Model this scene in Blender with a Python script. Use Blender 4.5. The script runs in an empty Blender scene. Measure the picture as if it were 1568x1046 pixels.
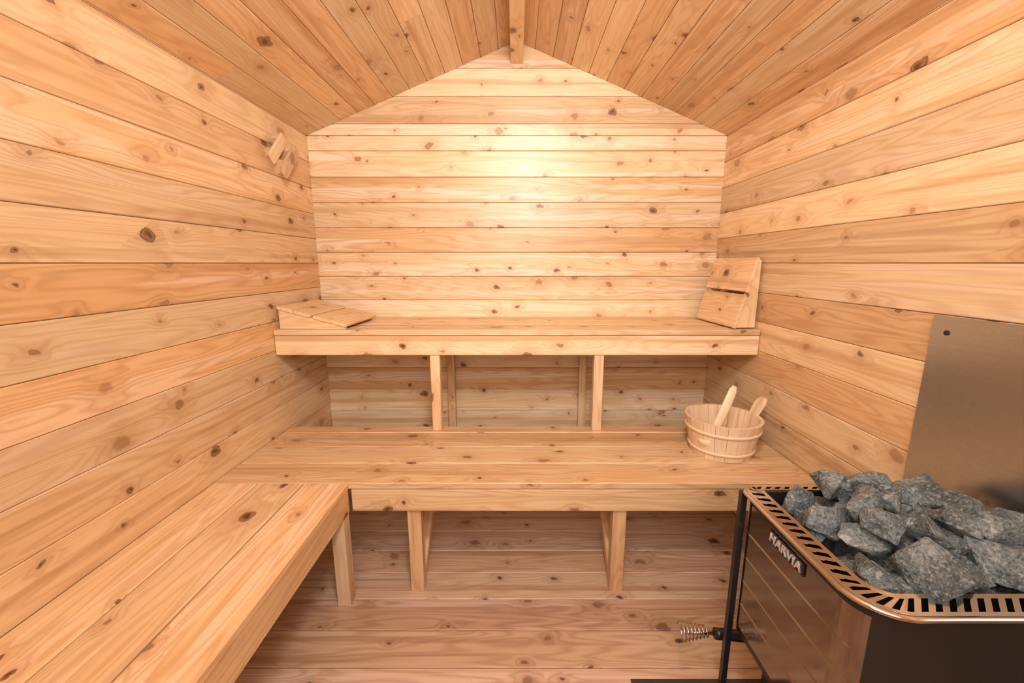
import bpy, bmesh, math, random
from mathutils import Vector, Matrix, noise
random.seed(7)
R = random.random
H = 1.19            # camera height above floor; geometry is authored relative to eye level
sc = bpy.context.scene

# ---------------------------------------------------------------- node helpers
class NT:
    def __init__(s, name):
        s.m = bpy.data.materials.new(name); s.m.use_nodes = True
        s.t = s.m.node_tree; s.n = s.t.nodes; s.l = s.t.links
        s.n.clear()
        s.out = s.n.new('ShaderNodeOutputMaterial')
        s.b = s.n.new('ShaderNodeBsdfPrincipled')
        s.l.new(s.b.outputs[0], s.out.inputs[0])
    def put(s, inp, v):
        if isinstance(v, bpy.types.NodeSocket): s.l.new(v, inp)
        elif v is not None: inp.default_value = v
    def math(s, op, a, b=None, c=None, clamp=False):
        n = s.n.new('ShaderNodeMath'); n.operation = op; n.use_clamp = clamp
        s.put(n.inputs[0], a)
        if b is not None: s.put(n.inputs[1], b)
        if c is not None: s.put(n.inputs[2], c)
        return n.outputs[0]
    def attr(s, name):
        n = s.n.new('ShaderNodeAttribute'); n.attribute_name = name; return n.outputs['Vector']
    def sep(s, v):
        n = s.n.new('ShaderNodeSeparateXYZ'); s.put(n.inputs[0], v); return n.outputs
    def comb(s, x, y, z=0.0):
        n = s.n.new('ShaderNodeCombineXYZ')
        s.put(n.inputs[0], x); s.put(n.inputs[1], y); s.put(n.inputs[2], z); return n.outputs[0]
    def noise(s, v, scale, detail=2, rough=.5, dist=0, dim='3D'):
        n = s.n.new('ShaderNodeTexNoise'); n.noise_dimensions = dim; s.put(n.inputs['Vector'], v)
        n.inputs['Scale'].default_value = scale; n.inputs['Detail'].default_value = detail
        n.inputs['Roughness'].default_value = rough; n.inputs['Distortion'].default_value = dist
        return n.outputs['Fac']
    def sstep(s, v, a, b):
        n = s.n.new('ShaderNodeMapRange'); n.interpolation_type = 'SMOOTHSTEP'
        s.put(n.inputs[0], v); s.put(n.inputs[1], a); s.put(n.inputs[2], b)
        n.inputs[3].default_value = 0; n.inputs[4].default_value = 1
        return n.outputs[0]
    def mix(s, f, a, b, mode='MIX'):
        n = s.n.new('ShaderNodeMix'); n.data_type = 'RGBA'; n.blend_type = mode
        s.put(n.inputs[0], f)
        s.put(n.inputs[6], a if not isinstance(a, tuple) else (*a, 1))
        s.put(n.inputs[7], b if not isinstance(b, tuple) else (*b, 1))
        return n.outputs[2]
    def bump(s, h, strength, dist):
        n = s.n.new('ShaderNodeBump'); n.inputs['Strength'].default_value = strength
        n.inputs['Distance'].default_value = dist; s.put(n.inputs['Height'], h)
        s.l.new(n.outputs[0], s.b.inputs['Normal'])

def wood(name, pale, mid, deep, knot, vary=1.0, rough=.42, knots=1.0, ring=.40, sap=.6, kscale=7.5, tone=0.0, stretch=.7):
    k = NT(name)
    wp = k.sep(k.attr('wp')); br = k.sep(k.attr('br'))
    x = wp[0]; y = k.math('ADD', wp[1], wp[2])
    V = k.comb(x, y, 0.0)
    wn = k.n.new('ShaderNodeTexNoise'); wn.noise_dimensions = '2D'; k.put(wn.inputs['Vector'], V)
    wn.inputs['Scale'].default_value = 26; wn.inputs['Detail'].default_value = 2
    wc = k.sep(wn.outputs['Color'])
    kx = k.math('ADD', k.math('MULTIPLY', x, stretch), k.math('MULTIPLY', k.math('SUBTRACT', wc[0], .5), .022))
    ky = k.math('ADD', y, k.math('MULTIPLY', k.math('SUBTRACT', wc[1], .5), .022))
    vo = k.n.new('ShaderNodeTexVoronoi'); vo.voronoi_dimensions = '2D'; vo.feature = 'F1'
    k.put(vo.inputs['Vector'], k.comb(kx, ky)); vo.inputs['Scale'].default_value = kscale
    vo.inputs['Randomness'].default_value = 1.0
    d = vo.outputs['Distance']; c = k.sep(vo.outputs['Color'])
    keep = k.math('GREATER_THAN', c[1], .14)
    c0 = k.math('POWER', c[0], 2.6)
    rad = k.math('MULTIPLY', k.math('MULTIPLY', k.math('ADD', k.math('MULTIPLY', c0, .090), .034), keep), knots)
    radp = k.math('ADD', rad, .0005)
    dr = k.math('DIVIDE', d, radp)
    core = k.math('MULTIPLY', k.math('SUBTRACT', 1.0, k.sstep(dr, .6, 1.15)), keep)
    center = k.math('MULTIPLY', k.math('SUBTRACT', 1.0, k.sstep(dr, .15, .75)), keep)
    rimk = k.math('MULTIPLY', k.math('SUBTRACT', 1.0, k.sstep(k.math('ABSOLUTE', k.math('SUBTRACT', dr, .9)), .0, .25)), keep)
    hd = k.math('DIVIDE', d, k.math('ADD', k.math('MULTIPLY', rad, 2.6), .03))
    halo = k.math('MULTIPLY', k.math('EXPONENT', k.math('MULTIPLY', k.math('MULTIPLY', hd, hd), -1.0)), keep)
    if knots == 0: halo = 0.0
    n1 = k.noise(k.comb(k.math('MULTIPLY', x, .7), k.math('MULTIPLY', y, 9.0), br[1]), 1.0, 2, .45)
    fld = k.math('ADD', n1, k.math('MULTIPLY', halo, .085))
    rings = k.math('MULTIPLY_ADD', k.math('SINE', k.math('MULTIPLY', fld, 130.0)), .5, .5)
    rings = k.math('POWER', rings, 2.0)
    fine = k.noise(k.comb(k.math('MULTIPLY', x, 5.0), k.math('MULTIPLY', y, 240.0)), 1.0, 2, .6, dim='2D')
    streak = k.noise(k.comb(k.math('MULTIPLY', x, .5), k.math('MULTIPLY', y, 22.0), br[2]), 1.0, 2, .5)
    blot = k.noise(k.comb(k.math('MULTIPLY', x, 2.0), k.math('MULTIPLY', y, 6.0)), 1.0, 2, .55, dim='2D')
    f = k.math('ADD', k.math('MULTIPLY', k.math('POWER', br[0], 1.2), 1.0 * vary), k.math('MULTIPLY', k.math('SUBTRACT', blot, .5), .8))
    f = k.math('ADD', f, k.math('MULTIPLY', k.math('SUBTRACT', streak, .5 - tone), 1.5), clamp=True)
    col = k.mix(f, pale, mid)
    sw = k.math('MULTIPLY', k.sstep(streak, .545, .575), k.math('MULTIPLY', k.math('GREATER_THAN', br[2], .35), sap))
    paler = tuple(min(.92, a * b) for a, b in zip(pale, (1.1, 1.17, 1.42)))
    col = k.mix(sw, col, paler)
    ds = k.math('MULTIPLY', k.sstep(streak, .44, .32), .6)
    col = k.mix(ds, col, deep)
    col = k.mix(k.math('MULTIPLY', rings, k.math('MULTIPLY_ADD', br[0], ring * .7, ring * .6)), col, deep)
    col = k.mix(k.math('MULTIPLY', k.math('SUBTRACT', fine, .3), .25, clamp=True), col, deep)
    if knots:
        col = k.mix(k.math('MULTIPLY', halo, .5), col, deep)
        col = k.mix(k.math('MULTIPLY', core, k.math('MULTIPLY_ADD', c[2], .4, .5)), col, knot)
        kd = tuple(a * .25 for a in knot)
        col = k.mix(k.math('MULTIPLY', rimk, k.math('MULTIPLY', c[2], .8)), col, kd)
        col = k.mix(k.math('MULTIPLY', center, k.math('MULTIPLY', k.math('GREATER_THAN', c[2], .55), .85)), col, kd)
    vv = k.math('ADD', k.math('MULTIPLY', br[1], .24 * vary), 1 - .13 * vary)
    col = k.mix(1.0, col, k.comb(vv, vv, vv), 'MULTIPLY')
    k.put(k.b.inputs['Base Color'], col)
    k.put(k.b.inputs['Roughness'], k.math('ADD', k.math('MULTIPLY', fine, .15), rough - .07))
    k.b.inputs['Specular IOR Level'].default_value = .5
    k.bump(fine, .1, .002)
    return k.m

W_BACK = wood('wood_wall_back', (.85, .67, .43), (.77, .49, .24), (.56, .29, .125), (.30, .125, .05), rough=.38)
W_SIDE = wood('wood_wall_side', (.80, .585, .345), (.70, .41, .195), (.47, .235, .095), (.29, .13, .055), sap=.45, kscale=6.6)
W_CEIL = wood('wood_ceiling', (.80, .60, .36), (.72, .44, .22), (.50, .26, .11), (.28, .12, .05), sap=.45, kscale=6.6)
W_FLOOR = wood('wood_floor', (.72, .52, .36), (.56, .34, .21), (.34, .17, .09), (.13, .055, .028), vary=.9, rough=.5, kscale=7)
W_BENCH = wood('wood_bench', (.82, .61, .37), (.73, .44, .215), (.50, .25, .10), (.21, .08, .028), vary=.8, sap=.45, kscale=6.2)
W_LIGHT = wood('wood_bucket', (.84, .65, .45), (.76, .53, .33), (.60, .37, .20), (.4, .2, .08), vary=.7, knots=0.0, ring=.25, sap=.4)

def simple(name, col, rough, metal=0.0, nscale=0, namp=0.0, stretch=(1, 1, 1)):
    k = NT(name)
    tc = k.n.new('ShaderNodeTexCoord')
    mp = k.n.new('ShaderNodeMapping'); mp.inputs['Scale'].default_value = stretch
    k.l.new(tc.outputs['Object'], mp.inputs[0])
    n = k.noise(mp.outputs[0], nscale or 10, 3)
    c2 = tuple(a * (1 - namp) for a in col)
    k.put(k.b.inputs['Base Color'], k.mix(n, col, c2))
    k.put(k.b.inputs['Roughness'], k.math('MULTIPLY_ADD', n, .08, rough - .04))
    k.b.inputs['Metallic'].default_value = metal
    return k.m

M_DARK = simple('dark_gap', (.17, .085, .04), .9)
M_BLACK = simple('black_steel', (.012, .012, .013), .35)
M_STEEL = simple('polished_steel', (.66, .64, .62), .12, 1.0, 6, .12)
M_PANEL = simple('smoked_steel_panel', (.29, .255, .23), .10, 1.0, 5, .1)
M_SHIELD = simple('brushed_shield', (.47, .49, .52), .28, 1.0, 12, .10, (1, 1, 12))
M_PAD = simple('hearth_pad_slate', (.05, .05, .055), .55, 0, 40, .3)
M_BADGE = simple('badge_metal', (.85, .82, .78), .35, 0.6)

def stone_mat():
    k = NT('olivine_stone')
    tc = k.n.new('ShaderNodeTexCoord'); o = tc.outputs['Object']
    n1 = k.noise(o, 14, 4, .6); n2 = k.noise(o, 170, 3, .75); n3 = k.noise(o, 50, 3, .6, .8)
    col = k.mix(k.sstep(n1, .35, .65), (.065, .082, .085), (.175, .20, .20))
    col = k.mix(k.math('MULTIPLY', k.sstep(n2, .52, .66), .6), col, (.36, .39, .385))
    col = k.mix(k.math('MULTIPLY', k.sstep(n2, .48, .36), .7), col, (.02, .026, .028))
    col = k.mix(k.math('MULTIPLY', k.sstep(n3, .60, .68), .45), col, (.44, .46, .45))
    k.put(k.b.inputs['Base Color'], col); k.b.inputs['Roughness'].default_value = .7
    k.bump(k.math('ADD', n3, k.math('MULTIPLY', n2, .6)), .9, .005)
    return k.m
M_STONE = stone_mat()

# ---------------------------------------------------------------- mesh builder
class MB:
    def __init__(s): s.v = []; s.f = []; s.wp = []; s.br = []; s.mi = []; s.sm = []
    def add(s, vs, fs, wp=None, br=None, mi=0, smooth=False):
        b = len(s.v); s.v += [Vector(p) for p in vs]
        s.f += [tuple(i + b for i in f) for f in fs]
        s.wp += wp or [tuple(p) for p in vs]; s.br += [br or (.5, .5, .5)] * len(vs)
        s.mi += [mi] * len(fs); s.sm += [smooth] * len(fs)
    def plank(s, P, u, v, n, L, W, T, ch=.002, e0=(0, 0), e1=(0, 0), mi=0, br=None):
        P, u, v, n = Vector(P), Vector(u), Vector(v), Vector(n)
        sec = [(ch, 0), (W - ch, 0), (W, -ch), (W, -T + ch), (W - ch, -T), (ch, -T), (0, -T + ch), (0, -ch)]
        vs = []; wp = []; ox, oy = R() * 90, R() * 90
        for end in (0, 1):
            for a, h in sec:
                t = a / W
                al = (e0[0] + (e0[1] - e0[0]) * t) if end == 0 else L + e1[0] + (e1[1] - e1[0]) * t
                vs.append(P + u * al + v * a + n * h); wp.append((al + ox, a + oy, h))
        fs = [tuple(range(8)), tuple(range(15, 7, -1))]
        for i in range(8):
            j = (i + 1) % 8; fs.append((i, i + 8, j + 8, j))
        s.add(vs, fs, wp, br or (R(), R(), R()), mi)
    def box(s, lo, hi, mi=0, grain=0, ch=.0015, br=None):
        lo, hi = Vector(lo), Vector(hi); D = hi - lo
        a, b, c = [(0, 1, 2), (1, 0, 2), (2, 0, 1)][grain]
        E = [Vector((1, 0, 0)), Vector((0, 1, 0)), Vector((0, 0, 1))]
        P = lo + E[c] * D[c]
        s.plank(P, E[a], E[b], E[c], D[a], D[b], D[c], ch, mi=mi, br=br)
    def obj(s, name, mats, parent=None, center=True, M=None):
        me = bpy.data.meshes.new(name)
        vs = [M @ p for p in s.v] if M else s.v
        vs = [Vector((p.x, p.y, p.z + H)) for p in vs]
        c = Vector((0, 0, 0))
        if center:
            c = Vector([(min(p[i] for p in vs) + max(p[i] for p in vs)) / 2 for i in range(3)])
        me.from_pydata([p - c for p in vs], [], s.f)
        for m in mats: me.materials.append(m)
        me.polygons.foreach_set('material_index', s.mi); me.polygons.foreach_set('use_smooth', s.sm)
        for nm, dat in (('wp', s.wp), ('br', s.br)):
            at = me.attributes.new(nm, 'FLOAT_VECTOR', 'POINT')
            at.data.foreach_set('vector', [q for p in dat for q in p])
        bm = bmesh.new(); bm.from_mesh(me); bmesh.ops.recalc_face_normals(bm, faces=bm.faces); bm.to_mesh(me); bm.free()
        o = bpy.data.objects.new(name, me); o.location = c; sc.collection.objects.link(o)
        if parent:
            o.parent = parent; o.matrix_parent_inverse = Matrix.Translation(parent.location).inverted()
        return o
def empty(name, loc):
    e = bpy.data.objects.new(name, None); e.location = (loc[0], loc[1], loc[2] + H); e.empty_display_size = .1
    sc.collection.objects.link(e); return e

X, Y, Z = Vector((1, 0, 0)), Vector((0, 1, 0)), Vector((0, 0, 1))
HW, D, F, FY = 1.05, 2.21, -1.19, -.62     # half width, back wall, floor, front wall
EV, PK = .627, 1.05                        # eaves, peak
sl = (PK - EV) / HW

def wall_rows(mb, z0, z1, first, step):
    z = first
    while z > z0: z -= step
    rows = []
    while z < z1 - 1e-4:
        a, b = max(z, z0), min(z + step, z1)
        if b - a > .01: rows.append((a, b))
        z += step
    return rows
def gable(name, y, ny, first):
    mb = MB()
    for a, b in wall_rows(mb, F, PK - .012, first, .125):
        br = (R(), R(), R())
        for (a, b) in ([(a, EV), (EV, b)] if a < EV - .004 < b - .008 else [(a, b)]):
            ha = HW if a < EV + .001 else HW - (a - EV) / sl
            hb = HW if b < EV + .001 else HW - (b - EV) / sl
            g = .0007
            mb.plank((0, y, a + g), X, Z, (0, ny, 0), 0, b - a - 2 * g, .018, .0022, e0=(-ha, -hb), e1=(ha, hb), br=br)
    pts = [(-HW - .04, F), (HW + .04, F), (HW + .04, EV), (0, PK + .03), (-HW - .04, EV)]
    y1, y2 = y - ny * .012, y - ny * .04
    vs = [(p[0], y1, p[1]) for p in pts] + [(p[0], y2, p[1]) for p in pts]
    mb.add(vs, [(0, 1, 2, 3, 4), (9, 8, 7, 6, 5)] + [(i, (i + 1) % 5, (i + 1) % 5 + 5, i + 5) for i in range(5)], mi=1)
    return mb.obj(name, [W_BACK, M_DARK])
gable('wall_back', D, -1, .056)
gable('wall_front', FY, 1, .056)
for name, sx in (('wall_left', -1), ('wall_right', 1)):
    mb = MB()
    for a, b in wall_rows(mb, F, EV + .012, 0.0, .125):
        mb.plank((sx * HW, FY, a + .0007), Y, Z, (-sx, 0, 0), D - FY, b - a - .0014, .018, .0022)
    x1, x2 = sorted((sx * (HW + .010), sx * (HW + .04)))
    mb.box((x1, FY - .03, F), (x2, D + .03, EV + .02), mi=1)
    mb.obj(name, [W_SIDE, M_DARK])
# ceiling
mb = MB()
SL = math.hypot(HW, PK - EV); nb = 12; w = SL / nb
for sx in (-1, 1):
    v = Vector((-sx * HW, 0, PK - EV)).normalized(); n = Vector((-sx * (PK - EV), 0, -HW)).normalized()
    for i in range(nb):
        P = Vector((sx * HW, FY, EV)) + v * (i * w + .0007)
        cuts = [0, D - FY]
        if R() < .4: cuts.insert(1, .9 + R() * 1.5)
        for a, b in zip(cuts, cuts[1:]):
            mb.plank(P + Y * (a + .0006), Y, v, n, b - a - .0012, w - .0014, .016, .0022)
    vs = []
    for q in (.011, .045):
        for yy in (FY - .03, D + .03):
            for k2 in (-.06, 1):
                p = Vector((sx * HW, yy, EV)) + v * (SL * k2) - n * q; vs.append(p)
    mb.add(vs, [(0, 1, 3, 2), (4, 5, 7, 6), (0, 1, 5, 4), (2, 3, 7, 6), (0, 2, 6, 4), (1, 3, 7, 5)], mi=1)
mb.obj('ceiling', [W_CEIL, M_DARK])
mb = MB(); mb.box((-.030, FY, .950), (.030, D, 1.045), grain=1, ch=.003, br=(.2, .8, .2)); mb.obj('ridge_beam', [W_CEIL])
# floor
mb = MB(); y = 1.281 - .1275 * 15
while y < D:
    a, b = max(y, FY), min(y + .1275, D)
    if b - a > .01:
        mb.plank((-HW, a + .001, F), X, Y, Z, 2 * HW, b - a - .002, .02, .003)
    y += .1275
mb.box((-HW - .03, FY - .03, F - .05), (HW + .03, D + .03, F - .013), mi=1); mb.obj('floor', [W_FLOOR, M_DARK])

# ---------------------------------------------------------------- benches
def top_boards(mb, x0, x1, y0, y1, z, n, axis, T=.024):
    g = .005
    if axis == 0:
        w = (y1 - y0 + g) / n
        for i in range(n): mb.plank((x0, y0 + i * w, z), X, Y, Z, x1 - x0, w - g, T, .003)
    else:
        w = (x1 - x0 + g) / n
        for i in range(n): mb.plank((x0 + i * w, y0, z), Y, X, Z, y1 - y0, w - g, T, .003)
e = .004
zb = -.283; mb = MB()
top_boards(mb, -HW + e, HW - e, 1.742, D - e, zb, 3, 0)
mb.plank((-HW + e, 1.745, zb - .112), X, Z, (0, -1, 0), 2 * HW - 2 * e, .086, .036, .004, br=(.1, .9, .6))
mb.box((-HW + e, D - .042, zb - .11), (HW - e, D - e, zb - .025), grain=0)
for sx in (-1, 1):
    a, b = sorted((sx * (HW - e), sx * (HW - .042)))
    mb.box((a, 1.785, zb - .11), (b, D - .045, zb - .025), grain=1)
    a = sx * .36
    mb.box((a - .021, 1.752, -.745 + .001), (a + .021, 1.79, zb - .112), grain=2)
    mb.box((a - .02, 2.165, F + .002), (a + .02, 2.165 + .04, zb - .11), grain=2)
    mb.box((a - .019, 1.785, zb - .11), (a + .019, D - .045, zb - .026), grain=1)
mb.obj('sauna_bench', [W_BENCH])
zb = -.745; mb = MB()
for (ya, yb) in ((1.300, 1.440), (1.445, 1.586), (1.591, 1.728), (1.733, 1.80)):
    mb.plank((-HW + e, ya, zb), X, Y, Z, 2 * HW - 2 * e, yb - ya, .024, .003)
mb.plank((-.575, 1.304, zb - .112), X, Z, (0, -1, 0), HW - e + .575, .086, .036, .004, br=(.5, .3, .2))
mb.box((-HW + e, 1.765, zb - .112), (HW - e, 1.80, zb - .025), grain=0)
for sx in (-1, 1):
    a = sx * .365
    mb.box((a - .024, 1.316, F + .001), (a + .024, 1.354, zb - .1125), grain=2, br=(.9, .2, .2))
    mb.box((a - .019, 1.341, zb - .112), (a + .019, 1.764, zb - .026), grain=1)
    u = Vector((0, .40, .34)); L = u.length; u.normalize(); vv = Vector((0, -u.z, u.y))
    mb.plank((a + .019, 1.378, F + .006), u, vv, X, L, .04, .038, .003)
mb.obj('sauna_bench', [W_BENCH])
mb = MB(); XR = -.582
top_boards(mb, -HW + e, XR, -.5, 1.296, zb, 3, 1)
mb.plank((XR - .003, -.5, zb - .112), Y, Z, X, 1.80, .086, .036, .004, br=(.6, .5, .2))
mb.box((-HW + e, -.5, zb - .112), (-HW + .04, 1.29, zb - .026), grain=1)
for yy in (1.272, .35, -.46):
    mb.box((XR - .050, yy - .022, F + .001), (XR - .005, yy + .026, zb - .1125), grain=2)
    mb.box((-HW + .041, yy - .018, zb - .112), (XR - .040, yy + .018, zb - .026), grain=0)
mb.obj('sauna_bench', [W_BENCH])

# ---------------------------------------------------------------- headrests
def headrest(M, dep):
    mb = MB(); L, h, t = .29, .100, .014
    prof = [(0, 0), (L, 0), (L, .012), (0, h - t)]
    for c0 in (.0, dep - .02):
        vs = [(a, c0, b) for a, b in prof] + [(a, c0 + .02, b) for a, b in prof]
        ox = R() * 50
        mb.add(vs, [(0, 1, 2, 3), (7, 6, 5, 4), (0, 1, 5, 4), (1, 2, 6, 5), (2, 3, 7, 6), (3, 0, 4, 7)],
               [(p[0] + ox, p[2], p[1]) for p in vs], (.3, .6, .1))
    mb.box((.0, .0205, .0), (.016, dep - .0205, h - t - .006), grain=1)
    v = Vector((L, 0, .012 - (h - t))).normalized(); n = Vector((-v.z, 0, v.x)); sll = math.hypot(L, h - t - .012)
    g = .012; w = (sll + .012 - g) / 2
    P = Vector((0, -.006, h - t)) - v * .004 + n * (t + .0005)
    mb.plank(P, Y, v, n, dep + .012, w, t, .0025, br=(.45, .7, .2))
    mb.plank(P + v * (w + g), Y, v, n, dep + .012, w, t, .0025, br=(.5, .75, .1))
    return mb.obj('headrest', [W_BENCH], M=M)
headrest(Matrix.Translation((-1.035, 1.775, -.2825)) @ Matrix.Rotation(math.radians(-3), 4, 'Z'), .32)
M2 = Matrix.Translation((1.038, 1.775, -.2765)) @ Matrix.Rotation(math.radians(3), 4, 'Z') @ Matrix(((0, 0, -1, 0), (0, 1, 0, 0), (1, 0, 0, 0), (0, 0, 0, 1)))
headrest(M2, .32)

# ---------------------------------------------------------------- small slatted vent cover on left wall
mb = MB()
ang = math.radians(45)
u = Vector((0, math.sin(ang), math.cos(ang))); vv = Vector((0, math.cos(ang), -math.sin(ang)))
c = Vector((-HW, 1.90, .462))
mb.plank(c + X * .034 - u * .075 - vv * .056, u, vv, X, .15, .052, .012, .003)
mb.plank(c + X * .060 - u * .085 + vv * .004, u, vv, X, .175, .052, .014, .003)
for s_ in (-.055, .035):
    P0 = c + u * s_
    pr = [(-.055, 0), (.055, 0), (.055, .0455), (.003, .0455), (-.003, .0215), (-.055, .0215)]
    vs = [P0 + vv * a + X * b for a, b in pr] + [P0 + u * .018 + vv * a + X * b for a, b in pr]
    mb.add(vs, [tuple(range(6)), tuple(range(6, 12))] + [(i, (i + 1) % 6, (i + 1) % 6 + 6, i + 6) for i in range(6)], br=(.4, .4, .2))
mb.obj('air_vent_cover', [W_BENCH])

# ---------------------------------------------------------------- bucket + ladle
bc = Vector((.822, 1.553, -.7445)); RB, RT, BH, TK = .113, .142, .148, .012
bucket = empty('wooden_bucket', bc)
mb = MB(); ns = 20
def rad(z): return RB + (RT - RB) * z / BH
for i in range(ns):
    a0 = 2 * math.pi * i / ns; a1 = 2 * math.pi * (i + 1) / ns - .010
    ear = i == 0
    zs = [0, .002, BH * .5, BH - .002, BH]
    if ear: zs = zs[:3] + [BH, BH + .025, BH + .045, BH + .058, BH + .066]
    vs = []; wp = []; ox = R() * 50; K = 4
    for z in zs:
        ex = max(0, (z - BH)); nar = 1 - max(0, (z - BH - .035) / .031) ** 2 * .55 if ear else 1
        off = ex * .35
        mid = (a0 + a1) / 2; hw = (a1 - a0) / 2 * nar
        for ro in (0, -TK):
            for q in range(K):
                a = mid - hw + 2 * hw * q / (K - 1); r = rad(z) + ro + off
                vs.append((bc.x + r * math.cos(a), bc.y + r * math.sin(a), bc.z + z)); wp.append((z + ox, a * .13, ro))
    fs = []; S = 2 * K
    for j in range(len(zs) - 1):
        b = j * S
        for q in range(K - 1):
            fs.append((b + q, b + q + 1, b + S + q + 1, b + S + q))
            fs.append((b + K + q + 1, b + K + q, b + S + K + q, b + S + K + q + 1))
        fs.append((b, b + S, b + S + K, b + K)); fs.append((b + K - 1, b + 2 * K - 1, b + S + 2 * K - 1, b + S + K - 1))
    for b in (0, (len(zs) - 1) * S):
        for q in range(K - 1): fs.append((b + q, b + q + 1, b + K + q + 1, b + K + q))
    mb.add(vs, fs, wp, (R() * .8, R(), R()))
mb.obj('staves', [W_LIGHT], bucket)
mb = MB()
N = 48
vs = []
for z in (.012, .024):
    vs += [(bc.x + (rad(z) - TK) * math.cos(2 * math.pi * i / N), bc.y + (rad(z) - TK) * math.sin(2 * math.pi * i / N), bc.z + z) for i in range(N)]
mb.add(vs, [tuple(range(N)), tuple(range(2 * N - 1, N - 1, -1))] + [(i, (i + 1) % N, (i + 1) % N + N, i + N) for i in range(N)], br=(.6, .4, .2))
mb.obj('base', [W_LIGHT], bucket)
for hi_, (z0, hh) in enumerate(((.022, .014), (.100, .014))):
    mb = MB(); vs = []; wp = []
    prof = [(.0, 0), (.004, .001), (.0055, .5 * hh), (.004, hh - .001), (.0, hh)]
    for i in range(N):
        a = 2 * math.pi * i / N
        for dr, dz in prof:
            r = rad(z0 + dz) + dr + .0003
            vs.append((bc.x + r * math.cos(a), bc.y + r * math.sin(a), bc.z + z0 + dz)); wp.append((a * .13, dz + .3, dr))
    fs = [(i * 5 + q, ((i + 1) % N) * 5 + q, ((i + 1) % N) * 5 + (q + 1) % 5, i * 5 + (q + 1) % 5) for i in range(N) for q in range(5)]
    mb.add(vs, fs, wp, (.15, .9, .1), smooth=True); mb.obj('hoop_%d' % (hi_ + 1), [W_LIGHT], bucket)

# ladle
mb = MB()
A = Vector((.738, 1.475, -.665)); B = Vector((.830, 1.505, -.460)); ax = (B - A).normalized()
side = ax.cross(Vector((0, -1, 0))).normalized(); nn = side.cross(ax)
vs = []; wp = []; K = 12; rows = 12
for j in range(rows + 1):
    t = j / rows; c = A.lerp(B, t) + nn * .006 * math.sin(t * math.pi)
    wd = .012 + .007 * math.sin(min(1, t * 1.1) * math.pi * .8); th = .008
    if j == rows: wd *= .55; th *= .5
    for q in range(K):
        a = 2 * math.pi * q / K
        vs.append(c + side * wd * math.cos(a) + nn * th * math.sin(a)); wp.append((t * .25, a * .01, 0))
fs = [(j * K + q, j * K + (q + 1) % K, (j + 1) * K + (q + 1) % K, (j + 1) * K + q) for j in range(rows) for q in range(K)]
fs += [tuple(range(K)), tuple(range(rows * K, rows * K + K))]
mb.add(vs, fs, wp, (.3, .8, .2), smooth=True)
bo = Vector((.745, 1.50, -.672)); vs = []; fs = []; N2 = 20
prof = [(.005, -.034), (.026, -.028), (.038, -.012), (.042, .008), (.037, .008), (.033, -.010), (.022, -.023), (.004, -.028)]
for i in range(N2):
    a = 2 * math.pi * i / N2
    vs += [(bo.x + r * math.cos(a), bo.y + r * math.sin(a), bo.z + z) for r, z in prof]
for i in range(N2):
    for q in range(7): fs.append((i * 8 + q, ((i + 1) % N2) * 8 + q, ((i + 1) % N2) * 8 + q + 1, i * 8 + q + 1))
fs += [tuple(i * 8 for i in range(N2)), tuple(i * 8 + 7 for i in range(N2))]
mb.add(vs, fs, br=(.3, .8, .2), smooth=True)
mb.obj('wooden_ladle', [W_LIGHT])

# ---------------------------------------------------------------- heater
hx0, hx1, hy0, hy1, hz = .55, 1.02, .545, .93, -.54
heater = empty('sauna_heater', ((hx0 + hx1) / 2, (hy0 + hy1) / 2, F))
def rrect(x0, x1, y0, y1, r, seg=10):
    out = []
    cs = [((x0 + r[0], y0 + r[0]), r[0], 180), ((x1 - r[1], y0 + r[1]), r[1], 270), ((x1 - r[2], y1 - r[2]), r[2], 0), ((x0 + r[3], y1 - r[3]), r[3], 90)]
    for (cx, cy), rr, a0 in cs:
        for i in range(seg + 1):
            a = math.radians(a0 + 90 * i / seg)
            out.append((Vector((cx + rr * math.cos(a), cy + rr * math.sin(a))), Vector((math.cos(a), math.sin(a)))))
    return out
RR = (.075, .05, .04, .035)
def resample(path, step):
    pts = []; n = len(path)
    tot = sum((path[(i + 1) % n][0] - path[i][0]).length for i in range(n)); m = int(tot / step) // 4 * 4; ds = tot / m
    acc = 0; nxt = 0
    for i in range(n):
        p, pn = path[i]; q, qn = path[(i + 1) % n]; L = (q - p).length
        while L > 1e-9 and nxt < acc + L and len(pts) < m:
            t = (nxt - acc) / L; pts.append((p.lerp(q, t), pn.lerp(qn, t).normalized())); nxt += ds
        acc += L
    return pts
base = rrect(hx0, hx1, hy0, hy1, RR)
pts = resample(base, .0056); n = len(pts)
mb = MB(); vs = []; fs = []
offs = [(0.0, -.006), (-.003, 0.0), (-.009, .002), (-.029, .008), (-.036, .010), (-.038, .004)]
for i, (p, nn_) in enumerate(pts):
    tng = Vector((-nn_.y, nn_.x))
    for k_, (o, z) in enumerate(offs):
        q = p + nn_ * o
        if k_ == 3: q = q + tng * .010
        if k_ == 2: q = q - tng * .007
        vs.append((q.x, q.y, hz + z))
for i in range(n):
    j = (i + 1) % n
    for k_ in range(5):
        if k_ == 2 and i % 4 in (0, 1): continue
        fs.append((i * 6 + k_, j * 6 + k_, j * 6 + k_ + 1, i * 6 + k_ + 1))
mb.add(vs, fs)
rim = mb.obj('grille_rim', [M_STEEL], heater)
sm = rim.modifiers.new('t', 'SOLIDIFY'); sm.thickness = .002
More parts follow.
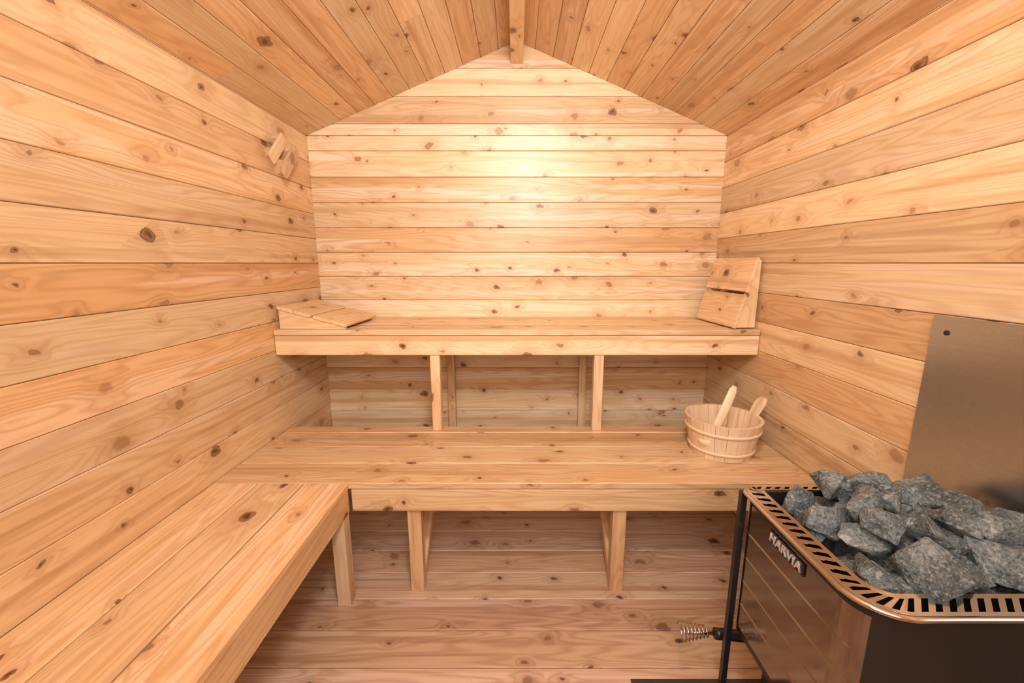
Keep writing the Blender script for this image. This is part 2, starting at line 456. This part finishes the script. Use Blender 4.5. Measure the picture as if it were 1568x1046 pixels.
def tube(mb, path, r, K=8, closed=False, mi=0):
    vs = []; n = len(path)
    for i, p in enumerate(path):
        a = path[(i - 1) % n] if closed or i > 0 else p; b = path[(i + 1) % n] if closed or i < n - 1 else p
        t = (b - a).normalized(); up = Z if abs(t.z) < .9 else X
        s_ = t.cross(up).normalized(); w_ = s_.cross(t)
        for q in range(K):
            an = 2 * math.pi * q / K; vs.append(p + s_ * r * math.cos(an) + w_ * r * math.sin(an))
    m = n if closed else n - 1
    fs = [(i * K + q, ((i + 1) % n) * K + q, ((i + 1) % n) * K + (q + 1) % K, i * K + (q + 1) % K) for i in range(m) for q in range(K)]
    if not closed: fs += [tuple(range(K)), tuple(range((n - 1) * K, n * K))]
    mb.add(vs, fs, mi=mi, smooth=True)
mb = MB(); tube(mb, [Vector((p.x, p.y, hz - .004)) for p, _ in pts], .0055, 10, True)
mb.obj('rim_bead', [M_STEEL], heater)
mb = MB(); path = rrect(hx0 + .012, hx1 - .012, hy0 + .012, hy1 - .012, tuple(a - .01 for a in RR), 12)
zr = [hz - .006, hz - .03]; grooves = [-.645, -.71, -.775, -.84]
for g in grooves: zr += [g + .003, g, g - .003]
zr += [-.905, -.912]
vs = []; mis = []
for z in zr:
    ins = .003 if z in grooves else (.006 if z == -.912 else 0)
    for p, nn_ in path:
        q = p - nn_ * ins * (1 if nn_.x < -.9 or z == -.912 else 0); vs.append((q.x, q.y, z))
n = len(path); steel_f = []; black_f = []
for j in range(len(zr) - 1):
    for i in range(n):
        k2 = (i + 1) % n; f = (j * n + i, j * n + k2, (j + 1) * n + k2, (j + 1) * n + i)
        nx = (path[i][1] + path[k2][1]).normalized()
        (steel_f if nx.x < -.72 and j > 0 else black_f).append(f)
black_f.append(tuple((len(zr) - 1) * n + i for i in range(n)))
mb.add(vs, steel_f, mi=0, smooth=False); mb.f += black_f; mb.mi += [1] * len(black_f); mb.sm += [True] * len(black_f)
mb.obj('body_shell', [M_PANEL, M_BLACK], heater)
mb = MB(); path2 = rrect(hx0 + .037, hx1 - .037, hy0 + .037, hy1 - .037, (.04, .03, .02, .02), 8); n = len(path2)
vs = [(p.x, p.y, hz + .004) for p, _ in path2] + [(p.x, p.y, -.72) for p, _ in path2]
mb.add(vs, [(i, (i + 1) % n, (i + 1) % n + n, i + n) for i in range(n)] + [tuple(range(n, 2 * n))])
mb.obj('stone_well', [M_BLACK], heater)
mb = MB()
for lx, ly in ((hx0 + .004, hy1 - .012), (hx0 + .03, hy0 + .035), (hx1 - .03, hy0 + .03), (hx1 - .03, hy1 - .02)):
    top = hz - .008 if lx < hx0 + .01 else -.90
    mb.box((lx - .006, ly - .006, F + .009), (lx + .008, ly + .008, top))
    mb.box((lx - .016, ly - .016, F + .0045), (lx + .018, ly + .018, F + .010))
mb.box((hx0 + .02, hy0 + .04, -.935), (hx0 + .035, hy1 - .02, -.913), grain=1)
mb.box((hx0 + .06, hy0 + .06, -1.06), (hx1 - .06, hy1 - .08, -.91), grain=1)
mb.obj('legs', [M_BLACK], heater)
mb = MB(); mb.box((hx0 + .0085, .704, -.605), (hx0 + .0118, .814, -.577), grain=1); mb.obj('badge_plate', [M_BLACK], heater)
cu = bpy.data.curves.new('badge_text', 'FONT'); cu.body = 'HARVIA'; cu.size = .027; cu.extrude = .0012; cu.align_x = 'CENTER'; cu.align_y = 'CENTER'; cu.offset = .0006
cu.space_character = 1.08
to = bpy.data.objects.new('badge_text', cu); sc.collection.objects.link(to)
cu.materials.append(M_BADGE)
to.rotation_euler = (math.pi / 2, 0, -math.pi / 2)
to.location = (hx0 + .0075, .759, -.591 + H); to.parent = heater; to.matrix_parent_inverse = Matrix.Translation(heater.location).inverted()
mb = MB(); cp = []
for i in range(161):
    t = i / 160; a = t * 2 * math.pi * 7; r = .024 - .011 * t
    cp.append(Vector((.452 + .075 * t, .965 + r * math.cos(a), -1.000 + r * math.sin(a))))
tube(mb, cp, .0022, 6)
tube(mb, [Vector((.47, .965, -1.004)), Vector((.55, .965, -1.006))], .004, 8)
mb.obj('coil_handle', [M_STEEL], heater)
mb = MB(); tube(mb, [Vector((.548, .965, -1.006)), Vector((.56, .965, -1.008)), Vector((.63, .96, -1.012)), Vector((.66, .93, -1.012)), Vector((.68, .84, -1.012))], .015, 12)
mb.obj('damper_rod', [M_BLACK], heater)

# stones
def stone(c, s, seed):
    rnd = random.Random(seed); bm = bmesh.new()
    sx, sy, sz = s * rnd.uniform(.9, 1.3), s * rnd.uniform(.8, 1.1), s * rnd.uniform(.65, .95)
    for i in range(13):
        z = rnd.uniform(-1, 1); a = rnd.uniform(0, 6.283); r = math.sqrt(1 - z * z); q = rnd.uniform(.9, 1.12)
        bm.verts.new((r * math.cos(a) * sx * q, r * math.sin(a) * sy * q, z * sz * q))
    g = bmesh.ops.convex_hull(bm, input=bm.verts)
    bmesh.ops.delete(bm, geom=[x for x in g['geom_interior'] if isinstance(x, bmesh.types.BMVert)], context='VERTS')
    bmesh.ops.bevel(bm, geom=list(bm.edges), offset=s * .035, segments=1, affect='EDGES')
    bmesh.ops.triangulate(bm, faces=bm.faces)
    bmesh.ops.subdivide_edges(bm, edges=bm.edges, cuts=3, use_grid_fill=True)
    rot = Matrix.Rotation(rnd.uniform(0, 6.28), 3, 'Z') @ Matrix.Rotation(rnd.uniform(-.5, .5), 3, 'X')
    off = Vector((seed * 3.1, 0, 0))
    vs = []
    for v in bm.verts:
        p = v.co; nrm = p.normalized()
        p = p + nrm * (noise.noise(p * 28 + off) * .006 + noise.noise(p * 80 + off) * .003 + noise.noise(p * 200 + off) * .0012)
        vs.append(rot @ p + c)
    fs = [tuple(v.index for v in f.verts) for f in bm.faces]; bm.free(); return vs, fs
mb = MB(); sd = 1
rs = random.Random(5)
layers = [(-.580, 6, 4, .048, .0), (-.525, 5, 4, .050, .005), (-.478, 4, 3, .047, .045)]
for zc, nx_, ny_, s, ins in layers:
    x0, x1, y0, y1 = hx0 + .085 + ins, hx1 - .075 - ins, hy0 + .083 + ins, hy1 - .077 - ins
    for i in range(nx_):
        for j in range(ny_):
            xx = x0 + (x1 - x0) * (i + (.25 if j % 2 else -.05)) / (nx_ - .8); yy = y0 + (y1 - y0) * j / (ny_ - 1)
            c = Vector((xx + rs.uniform(-.012, .012), yy + rs.uniform(-.012, .012), zc + rs.uniform(-.016, .016)))
            vs, fs = stone(c, s * rs.uniform(.75, 1.25), sd); sd += 1
            mb.add(vs, fs)
mb.obj('sauna_stones', [M_STONE])

# heat shield on right wall, pad below the heater
mb = MB(); xs = HW - .014
mb.box((xs - .0015, .12, -1.0), (xs, 1.013, -.125), ch=.0004)
for yy in (.16, .975):
    for zz in (-.165, -.55, -.96):
        mb.box((xs, yy - .008, zz - .008), (HW - .0005, yy + .008, zz + .008), mi=1)
        N = 14; vs = [(xs - .0018 - .002 * k2, yy + .006 * math.cos(2 * math.pi * i / N), zz + .006 * math.sin(2 * math.pi * i / N)) for k2 in (0, 1) for i in range(N)]
        mb.add(vs, [tuple(range(N)), tuple(range(N, 2 * N))] + [(i, (i + 1) % N, (i + 1) % N + N, i + N) for i in range(N)], mi=1)
mb.obj('heat_shield', [M_SHIELD, M_BLACK])
mb = MB(); mb.box((.33, .25, F + .0005), (HW - .003, .988, F + .0045), ch=.001); mb.obj('hearth_pad', [M_PAD])

# ---------------------------------------------------------------- light
def lamp(kind, name, loc, pw, col, tgt=None, sx=.1, sy=.1, spread=180):
    l = bpy.data.lights.new(name, kind); l.energy = pw; l.color = col
    o = bpy.data.objects.new(name, l); o.location = (loc[0], loc[1], loc[2] + H)
    if kind == 'AREA':
        l.shape = 'RECTANGLE'; l.size = sx; l.size_y = sy; l.spread = math.radians(spread)
        d = Vector(tgt) - Vector(loc); o.rotation_euler = d.to_track_quat('-Z', 'Y').to_euler()
    else: l.shadow_soft_size = sx
    sc.collection.objects.link(o)
LC = (1, .985, .965)
lamp('AREA', 'ceiling_bounce_key', (.06, .20, .82), 16, LC, (.06, 2.2, .30), .20, .30, 140)  # unseen key added for the back-wall hotspot; stands in for ceiling-bounced flash
lamp('AREA', 'bounce_flash', (0, -.52, .30), 13, LC, (0, 1.5, .0), 1.2, .7)
lamp('POINT', 'room_fill_point', (.05, -.12, .48), 18, LC, sx=.10)  # unseen point light added to brighten the whole room; no bulb hangs here
w = bpy.data.worlds.new('World'); sc.world = w; w.use_nodes = True
w.node_tree.nodes['Background'].inputs[0].default_value = (1, .93, .85, 1); w.node_tree.nodes['Background'].inputs[1].default_value = .1

cam = bpy.data.cameras.new('Camera'); co = bpy.data.objects.new('Camera', cam); sc.collection.objects.link(co)
cam.sensor_width = 36; cam.lens = 36 * 629 / 1568; cam.shift_x = -.0048; cam.clip_start = .02
co.location = (0, 0, H); co.rotation_euler = (math.radians(90 - 10.8), 0, 0)
sc.camera = co
sc.view_settings.view_transform = 'Standard'; sc.view_settings.look = 'None'
